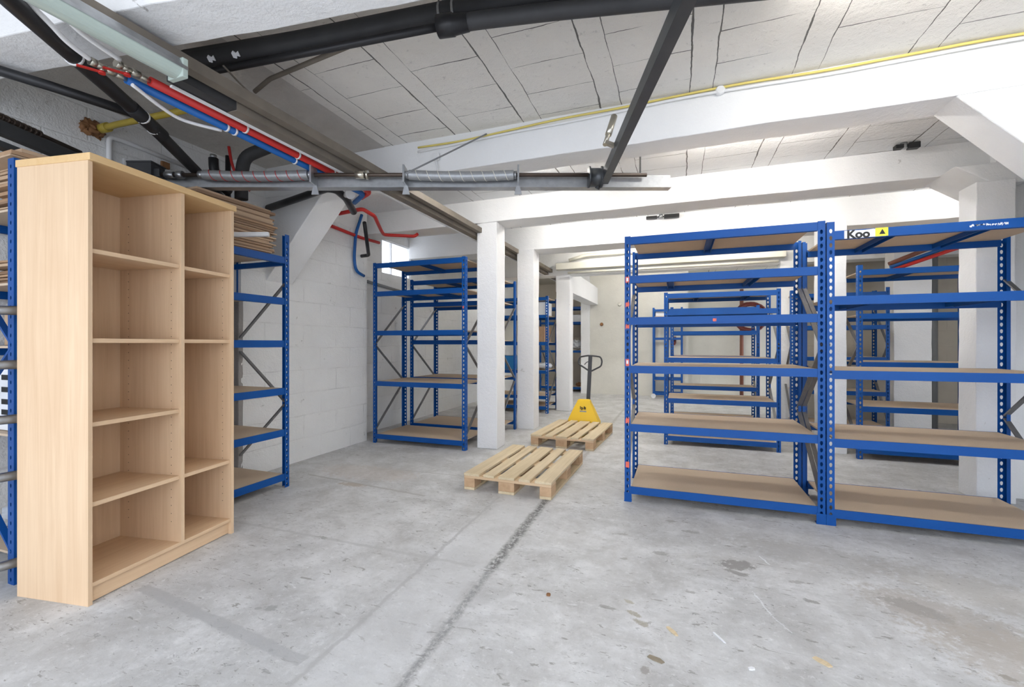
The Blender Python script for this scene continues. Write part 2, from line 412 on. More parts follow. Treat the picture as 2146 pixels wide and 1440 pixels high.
struct(MB().box(3.75, 3.95, -1.6, 5.2, 0, ZC).build('wall_right', M['column']), 'white side wall beyond the near rack', 'wall')
struct(MB().box(2.5, 3.75, 4.95, 5.2, 0, ZC).build('wall_right_cross', M['column']), 'white wall beside the near column', 'wall')
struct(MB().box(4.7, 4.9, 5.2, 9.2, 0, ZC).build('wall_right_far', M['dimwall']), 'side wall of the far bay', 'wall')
struct(rough_box('trim_1', -3.9, 3.8, 1.03, 1.28, 2.72, ZC + .02, M['beam'], .12, .008, None, .125), 'white ceiling beam nearest the camera', 'beam')
def haunch(pts, y0, y1, name, label):
    return struct(MB().prism(pts, 'y', y0, y1).build(name, M['beam'], None, .008), label, 'beam')
struct(rough_box('trim_2', -3.87, 3.75, 3.37, 3.63, 2.735, ZC + .02, M['beam'], .1, .007), 'white ceiling beam with the yellow cable', 'beam')
haunch([(-3.12, 2.74), (-3.88, 1.90), (-3.88, 2.74)], 3.375, 3.70, 'trim_3', 'slanted concrete brace on the left wall')
haunch([(1.52, 2.74), (3.0, 1.15), (3.75, 1.15), (3.75, 2.74)], 3.375, 3.63, 'trim_4', 'slanted brace under the near beam at right')
struct(rough_box('trim_5', -4.2, 3.6, 5.03, 5.37, 2.755, ZC + .02, M['beam'], .1, .006), 'second white ceiling beam on the square columns', 'beam')
haunch([(2.16, 2.76), (2.42, 2.58), (2.62, 2.58), (2.62, 2.76)], 4.80, 5.30, 'trim_6', 'small brace above the near right column')
struct(rough_box('trim_7', -4.2, 4.6, 6.42, 6.85, 2.685, ZC + .02, M['beam'], .1, .006), 'third white ceiling beam', 'beam')
struct(rough_box('trim_8', -4.2, 4.6, 8.35, 8.65, 2.58, ZC + .02, M['beam'], .12, .006), 'fourth ceiling beam carrying cream trunking', 'beam')
struct(rough_box('trim_9', -2.21, -1.93, 8.4, 11.55, 2.27, 2.70, M['column'], .14, .006), 'lengthwise beam from the far column to the end wall', 'beam')
for i, (x0, x1, y0, y1, zt, lab) in enumerate((
        (-2.325, -2.062, 5.05, 5.32, 2.78, 'white square column nearest the front pallet'),
        (-2.285, -2.025, 6.41, 6.68, 2.70, 'white square column second along the aisle'),
        (-2.195, -1.93, 8.38, 8.66, 2.62, 'white square column third along the aisle'),
        (2.275, 2.52, 4.75, 5.0, 2.60, 'chipped white column behind the near right rack'),
        (1.57, 1.83, 6.24, 6.5, 2.72, 'white column beside the right-hand far rack'),
        (1.54, 1.80, 8.3, 8.56, 2.62, 'white column seen through the near rack'),
        (2.93, 3.37, 8.05, 8.35, ZC, 'pale wall pier beside the grey drain pipe'),
        (-2.36, -2.13, 11.5, 12.9, ZC, 'pale pier at the end of the cream wall'))):
    struct(rough_box('trim_%d' % (10 + i), x0, x1, y0, y1, 0, zt, M['column'], .09, .006), lab, 'column')
M['bare'] = painted_concrete('shaded_bare_concrete', (.36, .345, .33), .6, 0, .8, .5, (.2, .19, .18))  # dark grey paints the shade on the bare-looking wall return
struct(rough_box('trim_30', -3.99, -3.868, 3.07, 3.12, 0, 1.75, M['bare'], .05, .006), 'bare-looking wall edge behind the rack past the bookcase, its shade painted dark grey', 'pier')
wf = MB().box(-4.26, -4.22, 5.70, 5.715, 2.35, 2.87).box(-4.26, -4.22, 6.465, 6.48, 2.35, 2.87).box(-4.26, -4.22, 5.715, 6.465, 2.855, 2.87).box(-4.26, -4.22, 5.715, 6.465, 2.35, 2.365).box(-4.26, -4.22, 5.97, 5.98, 2.365, 2.855).build('window_1', M['white'])
struct(wf, 'small bright window high in the left wall', 'window')
MB().box(-4.243, -4.237, 5.715, 6.465, 2.365, 2.855).build('window_pane', M['glass'], wf)

# ------------------------------------------------------------------ shelving racks
POST = {}
def post_mesh(h, sx, sy):
    key = (round(h, 2), sx, sy)
    if key in POST: return POST[key]
    bm = bmesh.new(); w, dp, pitch = .046, .056, .05
    HOLE = [(0, -.55), (.34, -.38), (.5, .1), (.36, .45), (0, .6), (-.36, .45), (-.5, .1), (-.34, -.38)]
    def strip(P, wd, hw, hh):
        n = int((h - .02) / pitch)
        z = 0.0
        for k in range(n):
            z0, z1 = k * pitch, (k + 1) * pitch; zc = (z0 + z1) / 2; xc = wd / 2
            out = [(xc, z0), (wd, z0), (wd, zc), (wd, z1), (xc, z1), (0, z1), (0, zc), (0, z0)]
            inn = [(xc + a * hw, zc + b * hh) for a, b in HOLE]
            A = [bm.verts.new(P(*p)) for p in out]; B = [bm.verts.new(P(*p)) for p in inn]
            for i in range(8): bm.faces.new([A[i], A[(i + 1) % 8], B[(i + 1) % 8], B[i]])
        z0 = n * pitch
        if h - z0 > .001:
            bm.faces.new([bm.verts.new(P(*p)) for p in ((0, z0), (wd, z0), (wd, h), (0, h))])
    strip(lambda u, z: (sx * u, 0, z), w, .019, .028)
    strip(lambda u, z: (0, sy * u, z), dp, .012, .020)
    bm.faces.new([bm.verts.new(p) for p in ((0, sy * dp, 0), (sx * .022, sy * dp, 0), (sx * .022, sy * dp, h), (0, sy * dp, h))])
    bmesh.ops.remove_doubles(bm, verts=bm.verts, dist=1e-5)
    bmesh.ops.recalc_face_normals(bm, faces=bm.faces)
    me = bpy.data.meshes.new('post'); bm.to_mesh(me); bm.free(); me.materials.append(M['blue'])
    POST[key] = me; return me
BEAMS = {}
def beam_mesh(L, bh):
    k = (round(L, 3), round(bh, 3))
    if k not in BEAMS:
        m = MB(); m.prism([(0, 0), (0, bh), (.010, bh), (.010, bh - .014), (.034, bh - .014), (.034, 0), (.030, 0), (.030, bh - .018), (.004, bh - .018), (.004, .004), (.014, .004), (.014, 0)], 'x', 0, L)
        bmesh.ops.recalc_face_normals(m.bm, faces=m.bm.faces)
        me = bpy.data.meshes.new('beam'); m.bm.to_mesh(me); m.bm.free(); me.materials.append(M['blue']); BEAMS[k] = me
    return BEAMS[k]
GRP = 'blue metal storage racks'
def rack(label, x0, y0, W, D, H, levels, rz=0, post_h=None, cross=None, bh=.060, feet=False, brace='brace', boards=None, sides=(0, 1), flip=False, end_rail=False):
    t = thing('storage_rack', label, 'storage rack', (x0, y0, 0), rz, GRP)
    ph = post_h or (H, H, H, H)          # front left, front right, rear left, rear right
    for i, (x, y, sx, sy) in enumerate(((0, 0, 1, 1), (W, 0, -1, 1), (0, D, 1, -1), (W, D, -1, -1))):
        p = link('post', post_mesh(ph[i], sx, sy), t, 0, (x, y, 0), None, .0022)
        if feet:
            MB().box(-.006, .052, -.006, .05, 0, .004).box(-.004, .054, -.004, -.001, 0, .075).build('foot_plate', M['blue'], p, 0, None, None).scale = (sx, sy, 1)
    Lb = W - .092 + .01
    for i, z in enumerate(levels):
        link('beam', beam_mesh(Lb, bh), t, 0, (.041, .002, z - bh))
        link('beam', beam_mesh(Lb, bh), t, 0, (.041 + Lb, D - .002, z - bh), (0, 0, math.pi))
        if boards is None or i in boards:
            MB().box(.05, W - .05, .0125, D - .0125, z - .0135, z - .0005).build('shelf_board', M['chip'], t)
        for fx in (cross or {}).get(i, ()):
            x = W * fx
            MB().prism([(x - .028, z - .050), (x - .028, z - .016), (x + .028, z - .016), (x + .028, z - .050), (x + .024, z - .050), (x + .024, z - .020), (x - .024, z - .020), (x - .024, z - .050)], 'y', .037, D - .037).build('crossbar', M['blue'], t)
    if end_rail: MB().box(W - .05, W - .02, .04, D - .04, levels[0] - .075, levels[0] - .03).build('end_rail', M['blue'], t)
    zs = [.17, .74, 1.27, 1.78]
    if H > 2.2: zs = [.17, .76, 1.28, 1.84]
    for s in sides:
        x = .013 if s == 0 else W - .013
        for k in range(3):
            ya, yb = ((.03, D - .03), (D - .03, .03))[(k + flip) % 2]
            MB().bar((x, ya, zs[k]), (x, yb, zs[k + 1] - .02), .012, .030, (1, 0, 0)).build('brace', M[brace], t)
    return t

r1 = rack('near blue rack left of the pair, six bare shelves, orange stickers on one post', -.41, 3.76, 1.385, .72, 2.153, [2.148, 1.832, 1.495, 1.103, .63, .123],
          0, None, {0: (.47,), 1: (.25, .70)}, feet=True)
r2 = rack('near blue rack with the torn lettered strip on its top beam', .985, 3.76, 1.33, .72, 2.14, [2.075, 1.615, 1.093, .612, .113],
          0, None, {0: (.30, .68), 1: (.22, .74)}, feet=True)
l2a = rack('blue five-shelf rack in front of the small window', -3.71, 4.85, 1.325, .70, 2.325, [2.318, 1.953, 1.447, .797, .115],
           0, None, {0: (.50,), 1: (.30, .66)})
l2b = rack('blue rack directly behind the one under the window', -3.665, 5.64, 1.38, .73, 2.21, [2.19, 1.87, 1.33, .80, .13], 0, None, {0: (.4, .7)})
l2c = rack('blue rack holding boxes and cloth between the second and third columns', -3.6, 7.94, 1.365, .70, 2.15, [2.135, 1.81, 1.31, .79, .32, .13])
l2d = rack('blue rack in the rear left corner past the third column', -3.55, 11.78, 1.3, .6, 2.30, [2.26, 1.86, 1.1, .13])
m1 = rack('low blue rack seen through the near rack, before the red hose', -.172, 6.05, 1.30, .68, 1.93, [1.915, 1.70, 1.105, .59, .113], 0, None, {0: (.3, .75)})
m2 = rack('low blue rack standing back to back behind another, nearest the hose', -.12, 7.60, 1.26, .48, 1.86, [1.835, 1.475, 1.09, .62, .14])
r3 = rack('blue rack between two white columns beside the dark pipe', 1.868, 6.02, 1.23, .70, 2.15, [2.10, 1.613, 1.079, .587, .127], 0, None, {0: (.42,)})
r4 = rack('dim blue rack in the shaded corner behind a column', 1.60, 7.9, 1.23, .5, 2.09, [2.03, 1.55, 1.085, .585, .10])
l1 = rack('blue rack against the left wall just past the bookcase, cardboard on top', -3.285, 2.22, .885, .68, 2.255, [2.053, 1.688, 1.31, .889, .52, .125], R(90), None, None, flip=True, end_rail=True)
l0 = rack('blue rack at the left edge behind the bookcase', -3.305, 1.325, .885, .67, 2.27, [2.03, 1.62, 1.27, .78, .13], R(90), None, None, brace='blue')

# stickers and lettering
def sticker(parent, name, mat, x0, x1, z0, z1, y=-.0025, ragged=0, label=None):
    m = MB()
    if not ragged: m.box(x0, x1, y - .0006, y, z0, z1)
    else:
        n = 10; pts = [(x0 + (x1 - x0) * i / n, z1 - random.random() * ragged) for i in range(n, -1, -1)]
        pts += [(x0 + (x1 - x0) * i / n, z0 + random.random() * ragged) for i in range(n + 1)]
        m.prism(pts, 'y', y - .0006, y)
    o = m.build(name, mat, parent)
    if label: o['label'] = label
    return o
def text_mesh(body, size, mat, parent, loc, name, bold=.0):
    c = bpy.data.curves.new(name, 'FONT'); c.body = body; c.size = size; c.extrude = .0004; c.offset = bold
    c.align_x = 'LEFT'
    tmp = bpy.data.objects.new(name, c); COL.objects.link(tmp)
    dg = bpy.context.evaluated_depsgraph_get(); me = bpy.data.meshes.new_from_object(tmp.evaluated_get(dg))
    bpy.data.objects.remove(tmp); me.materials.clear(); me.materials.append(mat)
    return link(name, me, parent, 0, loc, (R(90), 0, 0))
p0 = [c for c in r1.children if c.name.startswith('post')][0]
for z, hh, rg in ((1.80, .055, .012), (1.60, .05, .02), (1.42, .05, .018), (1.13, .065, .01), (.66, .06, .022), (.30, .05, .004)):
    sticker(p0, 'sticker', M['orange'], .007, .036, z - hh / 2, z + hh / 2, -.002, rg, 'orange-red sticker')
for z in (1.80, 1.13): sticker(p0, 'sticker_mark', M['paper'], .013, .028, z - .012, z + .016, -.0035)
b3 = [c for c in r1.children if c.name.startswith('beam')][4]
sticker(b3, 'sticker', M['orange'], .615, .640, .016, .042, -.001, .006, 'small red sticker')
b0 = [c for c in r2.children if c.name.startswith('beam')][0]
sticker(b0, 'label_strip', M['paper'], .062, .30, -.002, .057, -.001, .004, 'torn white strip lettered Koo')
text_mesh('Koo', .076, M['ink'], b0, (.076, -.0022, .002), 'lettering', .0030)
sticker(b0, 'label_square', M['ysticker'], .240, .312, .002, .060, -.0022, 0, 'yellow square with a black triangle')
MB().prism([(.262, .016), (.296, .016), (.279, .050)], 'y', -.0042, -.003).build('triangle_mark', M['ink'], b0)
for k in range(7): sticker(b0, 'sticker_remnant', M['paper'], .74 + k * .028, .764 + k * .028, .014 + random.random() * .012, .040, -.001, .012)
sticker(b0, 'sticker', M['orange'], 1.075, 1.10, .036, .052, -.001, .004); sticker(b0, 'sticker', M['orange'], 1.125, 1.15, .034, .052, -.001, .006)
pA = [c for c in l2a.children if c.name.startswith('post')][1]
sticker(pA, 'sticker', M['orange'], -.036, -.018, 1.70, 1.735, -.002, .006)

# ------------------------------------------------------------------ bookcase
bs = thing('bookcase', 'tall open maple bookcase with two columns of shelves', 'bookcase', (-2.692, 1.342, 0), R(98.56))
W, D, H = .879, .467, 2.213; T = .020
def pin_panel(name, x0, x1, faces, z0, z1):
    m = MB(); m.box(x0, x1, .004, D - .006, z0, z1); m.mi = 1
    for fx, sgn in faces:
        for yy in (.075, D - .075):
            z = .22
            while z < 2.05:
                m.cyl((fx, yy, z), (fx + sgn * .0006, yy, z), .0028, 8); z += .048
    return m.build(name, [M['bshelf'], M['shaft']], bs, .0012)
pin_panel('side_panel', 0, T, ((T, 1),), 0, H - .036)
pin_panel('side_panel', W - T, W, ((W - T, -1),), 0, H - .036)
xm = .492
pin_panel('divider', xm, xm + .022, ((xm, -1), (xm + .022, 1)), .103, H - .036)
MB().box(-.004, W + .006, -.012, D, H - .036, H).build('top_panel', M['bedge'], bs, .002)
MB().box(T, W - T, D - .010, D - .004, .05, H - .036).build('back_panel', M['bshelf'], bs)
MB().box(T, W - T, .012, D - .010, .082, .103).build('bottom_shelf', M['bshelf_h'], bs, .001)
MB().box(T, W - T, .030, .048, .004, .082).build('plinth', M['bshelf_h'], bs, .001)
for z in (1.752, 1.308, .893, .498):
    MB().box(T + .001, xm - .001, .016, D - .012, z - .022, z).build('shelf', M['bshelf_h'], bs, .001)
for z in (1.748, 1.308, .498):
    MB().box(xm + .023, W - T - .001, .016, D - .012, z - .022, z).build('shelf', M['bshelf_h'], bs, .001)

# ------------------------------------------------------------------ pallets
def pallet(label, x, y, rz):
    t = thing('wooden_pallet', label, 'pallet', (x, y, 0), rz, 'wooden pallets on the floor')
    ws = (.145, .10, .145, .10, .145); gap = (.80 - sum(ws)) / 4; x0 = 0
    for wd in ws:
        MB().box(x0, x0 + wd, random.uniform(-.004, .003), 1.2 + random.uniform(-.003, .004), .122, .144).build('deck_board', M['pallet'], t, .0025); x0 += wd + gap
    for y0 in (0, .5275, 1.055): MB().box(.002, .798, y0, y0 + .145, .100, .1215).build('stringer_board', M['pallet_x'], t, .002)
    for x0, wd in ((0.002, .100), (.3275, .145), (.698, .100)):
        for y0 in (0.001, .5275, 1.054): MB().box(x0, x0 + wd, y0, y0 + .145, .0225, .0995).build('block', M['block'], t, .003)
        MB().box(x0, x0 + wd, 0, 1.2, 0, .022).build('bottom_board', M['pallet'], t, .002)
    return t
pallet('wooden pallet lying nearest, in front of the first white column', -1.774, 3.578, R(-.9))
pallet('wooden pallet farther back with the yellow truck behind it', -1.745, 5.40, R(-3.0))

# ------------------------------------------------------------------ pallet truck
pj = thing('pallet_truck', 'yellow hand pallet truck with upright charcoal handle behind the pallet', 'pallet truck', (-1.335, 6.64, 0), R(-3))
def trap(m, pts_z):  # front plate, leaning back slightly and rounded at the top
    prev = None
    for z, hw, yy, yb in pts_z:
        ring = [m.bm.verts.new(p) for p in ((-hw, yy, z), (hw, yy, z), (hw, yb, z), (-hw, yb, z))]
        if prev:
            for i in range(4): m._face([prev[i], prev[(i + 1) % 4], ring[(i + 1) % 4], ring[i]])
        else: m._face(ring[::-1])
        prev = ring
    m._face(prev)
m = MB(); trap(m, [(.085, .235, 0, .16), (.13, .232, .002, .165), (.30, .155, .03, .15), (.40, .105, .05, .14), (.432, .094, .058, .13), (.446, .075, .066, .125)])
body = m.build('body_plate', M['jack'], pj, .006)
for k in range(5):
    MB().box(-.046 + k * .019, -.035 + k * .019 + (k % 2) * .004, .0305, .0335, .300 - (k == 1) * .012, .345 - (k % 3) * .010).build('logo_stroke', M['ink'], body, 0, (0, -.004, 0))
MB().box(-.05, .05, .021, .0235, .262, .282).build('logo_plate', M['galv'], body)
for sx in (-1, 1):
    m = MB(); m.prism([(.14, .045), (.02, .085), (-.82, .080), (-.90, .06), (-.88, .045)], 'x', sx * .19 - .07, sx * .19 + .07); f = m.build('fork', M['jack'], pj, .004)
    MB().cyl((sx * .19 - .03, -.80, .036), (sx * .19 + .03, -.80, .036), .034).build('load_roller', M['rubber'], f)
    MB().cyl((sx * .085 - .024, .22, .09), (sx * .085 + .024, .22, .09), .088, 28).build('steering_wheel', M['rubber'], pj)
MB().cyl((0, .20, .10), (0, .20, .40), .045).cyl((-.06, .22, .09), (.06, .22, .09), .015).build('hydraulic_pump', M['charcoal'], pj)
hs = MB().bar((.035, .20, .40), (.062, .23, 1.09), .056, .036, (0, 1, 0)).build('handle_shaft', M['charcoal'], pj, .008)
c0 = Vector((.062, .235, 0)); lp = [(-.16, 1.075), (-.185, 1.03), (-.18, .965), (-.03, .87), (.0, .855), (.03, .87), (.165, .94), (.178, 1.02), (.155, 1.08), (.05, 1.095), (-.05, 1.098)]
MB().tube(round_path([(c0.x + a, c0.y, z) for a, z in lp] + [(c0.x + lp[0][0], c0.y, lp[0][1])], .05), .0125, 10).build('handle_loop', M['charcoal'], pj)
MB().tube(smooth_path([(.045, .225, 1.01), (.01, .20, .995), (-.02, .19, .96)]), .006, 8).build('release_lever', M['charcoal'], hs)
MB().tube(smooth_path([(.055, .18, .42), (.085, .12, .38), (.08, .10, .33)]), .006, 8).build('control_rod', M['charcoal'], pj)

# ------------------------------------------------------------------ cardboard and things on the racks
def sheet(label, x, y, z, sx, sy, h, rz, mat, group):
    o = MB().box(-sx / 2, sx / 2, -sy / 2, sy / 2, 0, h).build('flattened_carton', mat, None, 0, (x, y, z), (0, 0, rz))
    return tag(o, label, 'cardboard', group)
z = 2.055
for k in range(29):
    h = random.choice((.006, .009, .009, .012, .014)) if k < 20 else random.choice((.014, .018, .022, .03))
    sheet('flattened brown carton in the stack on the rack right of the bookcase', -3.615 + random.uniform(-.012, .012), 2.64 + random.uniform(-.03, .03), z, .60 + random.uniform(-.04, .01), .68 + random.uniform(-.05, .03), h, random.uniform(-.02, .02), random.choice((M['card'][0], M['card'][1], M['card'][1], M['card'][2])), 'cartons stacked past the bookcase')
    z += h + .001
tag(MB().box(-.17, .17, -.02, .02, 0, .032).build('white_plank', M['white'], None, .002, (-3.20, 2.60, 2.125), (0, R(-4), R(35))), 'white strip of board poking out of the carton stack', 'board')
z = 2.033
for k in range(22):
    h = random.choice((.009, .012, .014, .02))
    sheet('flattened brown carton in the stack on the rack behind the bookcase, by the left edge', -3.56 + random.uniform(-.015, .02), 1.76 + random.uniform(-.03, .03), z, (.38 if z < 2.28 else .5) + random.uniform(-.03, .02), (.70 if z < 2.28 else .84) + random.uniform(-.04, .03), h, random.uniform(-.02, .02), random.choice(M['card']), 'cartons stacked behind the bookcase')
    z += h + .001
z = 1.623
for k in range(8):
    sheet('bent flattened carton on the second shelf at the left edge', -3.56, 1.76 + random.uniform(-.03, .03), z, .44, .72, .012, random.uniform(-.1, .1), random.choice(M['card']), 'cartons on the second shelf'); z += .022 if k % 3 else .013
def carton(name, label, cat, x0, x1, y0, y1, z0, z1, mat, lid=True):
    t = thing(name, label, cat, ((x0 + x1) / 2, (y0 + y1) / 2, z0))
    w_, d_, h_ = (x1 - x0) / 2, (y1 - y0) / 2, z1 - z0
    MB().box(-w_, w_, -d_, d_, 0, h_).build('box_body', mat, t, .004)
    if lid: MB().box(-w_ - .001, w_ + .001, -.025, .025, h_, h_ + .001).box(-.025, .025, -d_ - .001, -d_, h_ * .6, h_).build('tape', M['offwhite'], t)
    return t
cb = carton('cardboard_box', 'printed tan carton on the middle shelf at the left edge', 'box', -3.72, -3.36, 1.45, 1.95, 1.273, 1.46, M['card'][1])
cb2 = carton('paper_sack', 'white sack printed with black lettering at the left edge', 'sack', -3.70, -3.36, 1.42, 1.90, .783, 1.14, M['paper'], False)
for k, zz in enumerate((.29, .22, .15, .09)): MB().box(-.14, .1, -.2415, -.2405, zz, zz + .03).build('printed_line', M['ink'], cb2)
def lump(name, label, cat, loc, s, mat):
    bm = bmesh.new(); bmesh.ops.create_icosphere(bm, subdivisions=4, radius=1)
    for v in bm.verts:
        v.co = Vector((v.co.x * s[0], v.co.y * s[1], max(v.co.z, -.75) * s[2])) + nz(v.co + Vector(loc), 2.6, min(s) * .45) + nz(v.co, 6.5, min(s) * .2)
    zmin = min(v.co.z for v in bm.verts)
    for v in bm.verts: v.co.z -= zmin
    for f in bm.faces: f.smooth = True
    me = bpy.data.meshes.new(name); bm.to_mesh(me); bm.free(); me.materials.append(mat)
    return tag(link(name, me, None, 0, loc), label, cat)
lump('wrapped_bundle', 'white film-wrapped bundle on the lowest shelf at the left edge', 'bundle', (-3.55, 1.72, .133), (.20, .30, .16), M['film'])
tag(MB().box(-.2, .2, -.3, .3, 0, .03).build('reddish_board', M['pink'], None, .002, (-3.55, 1.75, 1.47)), 'reddish board lying on the printed carton', 'board')
carton('cardboard_box', 'brown carton on the rack between the second and third columns', 'box', -2.75, -2.33, 8.02, 8.5, 1.315, 1.60, M['card'][0])
carton('storage_bin', 'white bin on the second shelf beyond the second column', 'bin', -2.75, -2.30, 8.0, 8.45, 1.813, 2.05, M['paper'], False)
carton('file_box', 'cream file box on the rack seen past the second rack post', 'box', -3.25, -2.95, 8.05, 8.5, 1.315, 1.72, M['offwhite'], False)
carton('plastic_crate', 'blue plastic crate on the rack past the first column', 'crate', -3.3, -2.9, 8.0, 8.5, .793, 1.05, M['crate'], False)
lump('folded_cloth', 'crumpled white cloth on the middle shelf beyond the second column', 'cloth', (-2.5, 8.25, .792), (.26, .22, .06), M['film'])
lump('plastic_bag', 'crumpled white plastic bag on the corner rack past the third column', 'bag', (-2.62, 12.0, 1.102), (.20, .16, .13), M['film'])
carton('storage_bin', 'grey-white bin on the corner rack past the third column', 'bin', -2.85, -2.35, 11.85, 12.3, 1.862, 2.05, M['film'], False)
lump('small_parts', 'small brown odds and ends on the bottom shelf of the corner rack', 'scrap', (-2.5, 12.0, .132), (.10, .08, .05), M['rust'])

# grey tubes standing between bookcase and rack
tb = thing('tube_stand', 'stand of grey steel tubes squeezed behind the bookcase', 'tube stand', (-3.2, 1.27, 0))
for zz, dz in ((1.452, .004), (1.174, .003), (.894, .010), (.602, .018), (.150, .03)):
    MB().cyl((-.15, -.18, zz - dz), (.018, .04, zz + dz * .3), .0235, 16).build('tube', M['galv'], tb)
MB().bar((-.155, -.175, 0), (-.155, -.175, 1.5), .03, .03).build('upright', M['galv'], tb)

# ------------------------------------------------------------------ sectional door gear overhead
A20 = R(20.28)
dg_ = thing('door_track', 'overhead door gear of galvanised bar, springs and dark rails under the ceiling', 'door track', (-3.709, 2.267, -.128), A20)
dg_.scale = (1.1, 1.1, 1.1)
MB().prism([(0, 2.352), (0, 2.442), (.004, 2.442), (.004, 2.356), (.05, 2.356), (.05, 2.352)], 'x', -.1, 3.54).prism([(-.022, 2.352), (0, 2.352), (0, 2.356), (-.022, 2.356)], 'x', -.1, 3.54).build('channel_bar', M['galv'], dg_)
MB().cyl((.02, -.05, 2.425), (3.36, -.05, 2.425), .0135, 16).build('shaft', M['shaft'], dg_)
def spring(x0, x1, lab, stripe):
    m = MB(); n = int((x1 - x0) / .0075)
    pts = []; rr = []
    for i in range(n * 2 + 1):
        x = x0 + (x1 - x0) * i / (n * 2); sag = -.010 * math.sin(math.pi * i / (n * 2))
        pts.append((x, -.05, 2.425 + sag)); rr.append(.0335 if i % 2 else .0315)
    m.tube(pts, rr, 18)
    s = m.build('torsion_spring', M['spring'], dg_); s['label'] = lab
    m = MB(); hp = []; turns = 9
    for i in range(turns * 14 + 1):
        a = 2 * math.pi * i / 14; u = i / (turns * 14); x = x0 + .02 + (x1 - x0 - .04) * u
        hp.append((x, -.05 + math.cos(a) * .034, 2.425 - .010 * math.sin(math.pi * u) + math.sin(a) * .034))
    m.tube(hp, .0022, 5).build('stripe', stripe, s)
    for a, b in ((x0 - .03, x0), (x1, x1 + .02)): MB().cyl((a, -.05, 2.425), (b, -.05, 2.425), .026).build('winding_cone', M['galv'], s)
spring(.36, 1.07, 'grey torsion spring with red spiral', M['red']); spring(1.75, 2.46, 'grey torsion spring with pale spiral', M['offwhite'])
for x in (1.105, 1.725, 2.49):
    MB().box(x - .006, x + .006, -.105, .02, 2.36, 2.475).prism([(x - .025, 2.30), (x + .025, 2.30), (x + .01, 2.37), (x - .01, 2.37)], 'y', -.03, -.02).build('spring_bracket', M['galv'], dg_)
MB().cyl((1.39, -.05, 2.425), (1.45, -.05, 2.425), .026).cyl((1.46, -.05, 2.425), (1.475, -.05, 2.425), .03).build('shaft_coupling', M['brass'], dg_)
MB().cyl((.1, -.05, 2.425), (.16, -.05, 2.425), .022).cyl((.18, -.05, 2.425), (.22, -.05, 2.425), .026).build('shaft_coupling', M['galv'], dg_)
MB().tube([(2.965, -.05, 2.41), (2.975, -.05, 2.41), (2.976, -.05, 2.41), (3.048, -.05, 2.41), (3.049, -.05, 2.41), (3.06, -.05, 2.41)], [.07, .07, .058, .058, .07, .07], 28).build('cable_drum', M['darksteel'], dg_)
MB().box(-.13, .035, -.09, .03, 2.41, 2.495).box(-.13, .04, -.095, .035, 2.495, 2.505).box(.035, .075, -.07, -.01, 2.41, 2.46).build('opener_motor', M['charcoal'], dg_)
rp = [(-.018, 2.37), (-.018, 2.435), (.022, 2.435), (.022, 2.425), (-.010, 2.425), (-.010, 2.38), (.03, 2.38), (.03, 2.37)]
rail = MB().prism(rp, 'y', -3.2, -.03, Matrix.Translation((3.075, 0, 0)) @ Matrix.Rotation(R(-2.4), 4, 'Z')).build('track_rail', M['darksteel'], dg_)
MB().prism([(-a, z - .05) for a, z in rp], 'y', -3.2, .33, Matrix.Translation((-.085, 0, 0))).prism([(-.06, 2.26), (-.06, 2.29), (.0, 2.29), (.0, 2.26)], 'y', -3.2, .33, Matrix.Translation((-.085, 0, 0))).build('track_rail', M['darksteel'], dg_)
MB().bar((3.06, -.04, 2.40), (3.03, -.02, 2.34), .03, .02).build('rail_end', M['darksteel'], dg_)
MB().cyl((2.985, -.50, 2.43), (3.045, -.44, 2.60), .013).cyl((3.01, -.475, 2.50), (3.055, -.43, 2.63), .019).bar((2.985, -.50, 2.445), (3.04, -.50, 2.425), .03, .02).build('shaft_stub', M['brass'], dg_)
MB().bar((3.335, .02, 2.44), (3.452, .42, 2.87), .036, .006, (1, 0, 0)).build('hanger_strap', M['darksteel'], dg_)
m = MB(); m.cyl((-.12, -.95, 2.42), (-.12, -.42, 2.42), .012)
for k in range(12): m.cyl((-.12, -.95 + k * .026, 2.42), (-.12, -.938 + k * .026, 2.42), .021, 14)
m.build('buffer_spring', M['shaft'], dg_)

# ------------------------------------------------------------------ tray, lamp and pipes overhead
ct = thing('cable_tray', 'long dusty brown cable tray running under the beams', 'cable tray', (0, 0, 0))
MB().prism([(-2.43, 2.60), (-2.43, 2.655), (-2.425, 2.655), (-2.425, 2.605), (-2.345, 2.605), (-2.345, 2.655), (-2.34, 2.655), (-2.34, 2.60)], 'y', 1.85, 11.4).build('tray_channel', M['tray'], ct)
MB().prism([(-2.322, 2.64), (-2.322, 2.70), (-2.317, 2.70), (-2.317, 2.645), (-2.265, 2.645), (-2.265, 2.70), (-2.26, 2.70), (-2.26, 2.64)], 'y', -.5, 11.4).build('tray_channel', M['tray'], ct)
MB().box(-2.434, -2.416, 1.55, 11.4, 2.590, 2.5995).build('edge_strip', M['white'], ct)
for yy in (3.5, 5.2, 6.63, 8.5): MB().bar((-2.45, yy, 2.70), (-2.25, yy, 2.70), .03, .02).build('tray_hanger', M['tray'], ct)
MB().box(-2.425, -2.345, 1.53, 2.56, 2.606, 2.66).build('cover_lid', M['foam'], ct)
for off, yy in ((0, 0), (.02, .2)):
    MB().tube(smooth_path([(-2.30 + off, 2.9 + k * .8, 2.695 + .012 * math.sin(k * 2.1 + yy * 9)) for k in range(9)]), .008, 6).build('cable', M['offwhite'], ct)
fl = thing('fluorescent_lamp', 'unlit tube lamp with a greenish clear cover at the end of the cable tray', 'lamp', (-2.36, 0, 0))
MB().prism([(-.055, 2.60), (-.03, 2.64), (.03, 2.64), (.055, 2.60), (.055, 2.585), (.03, 2.60), (-.03, 2.60), (-.055, 2.585)], 'y', .35, 1.53).build('housing', M['galv'], fl)
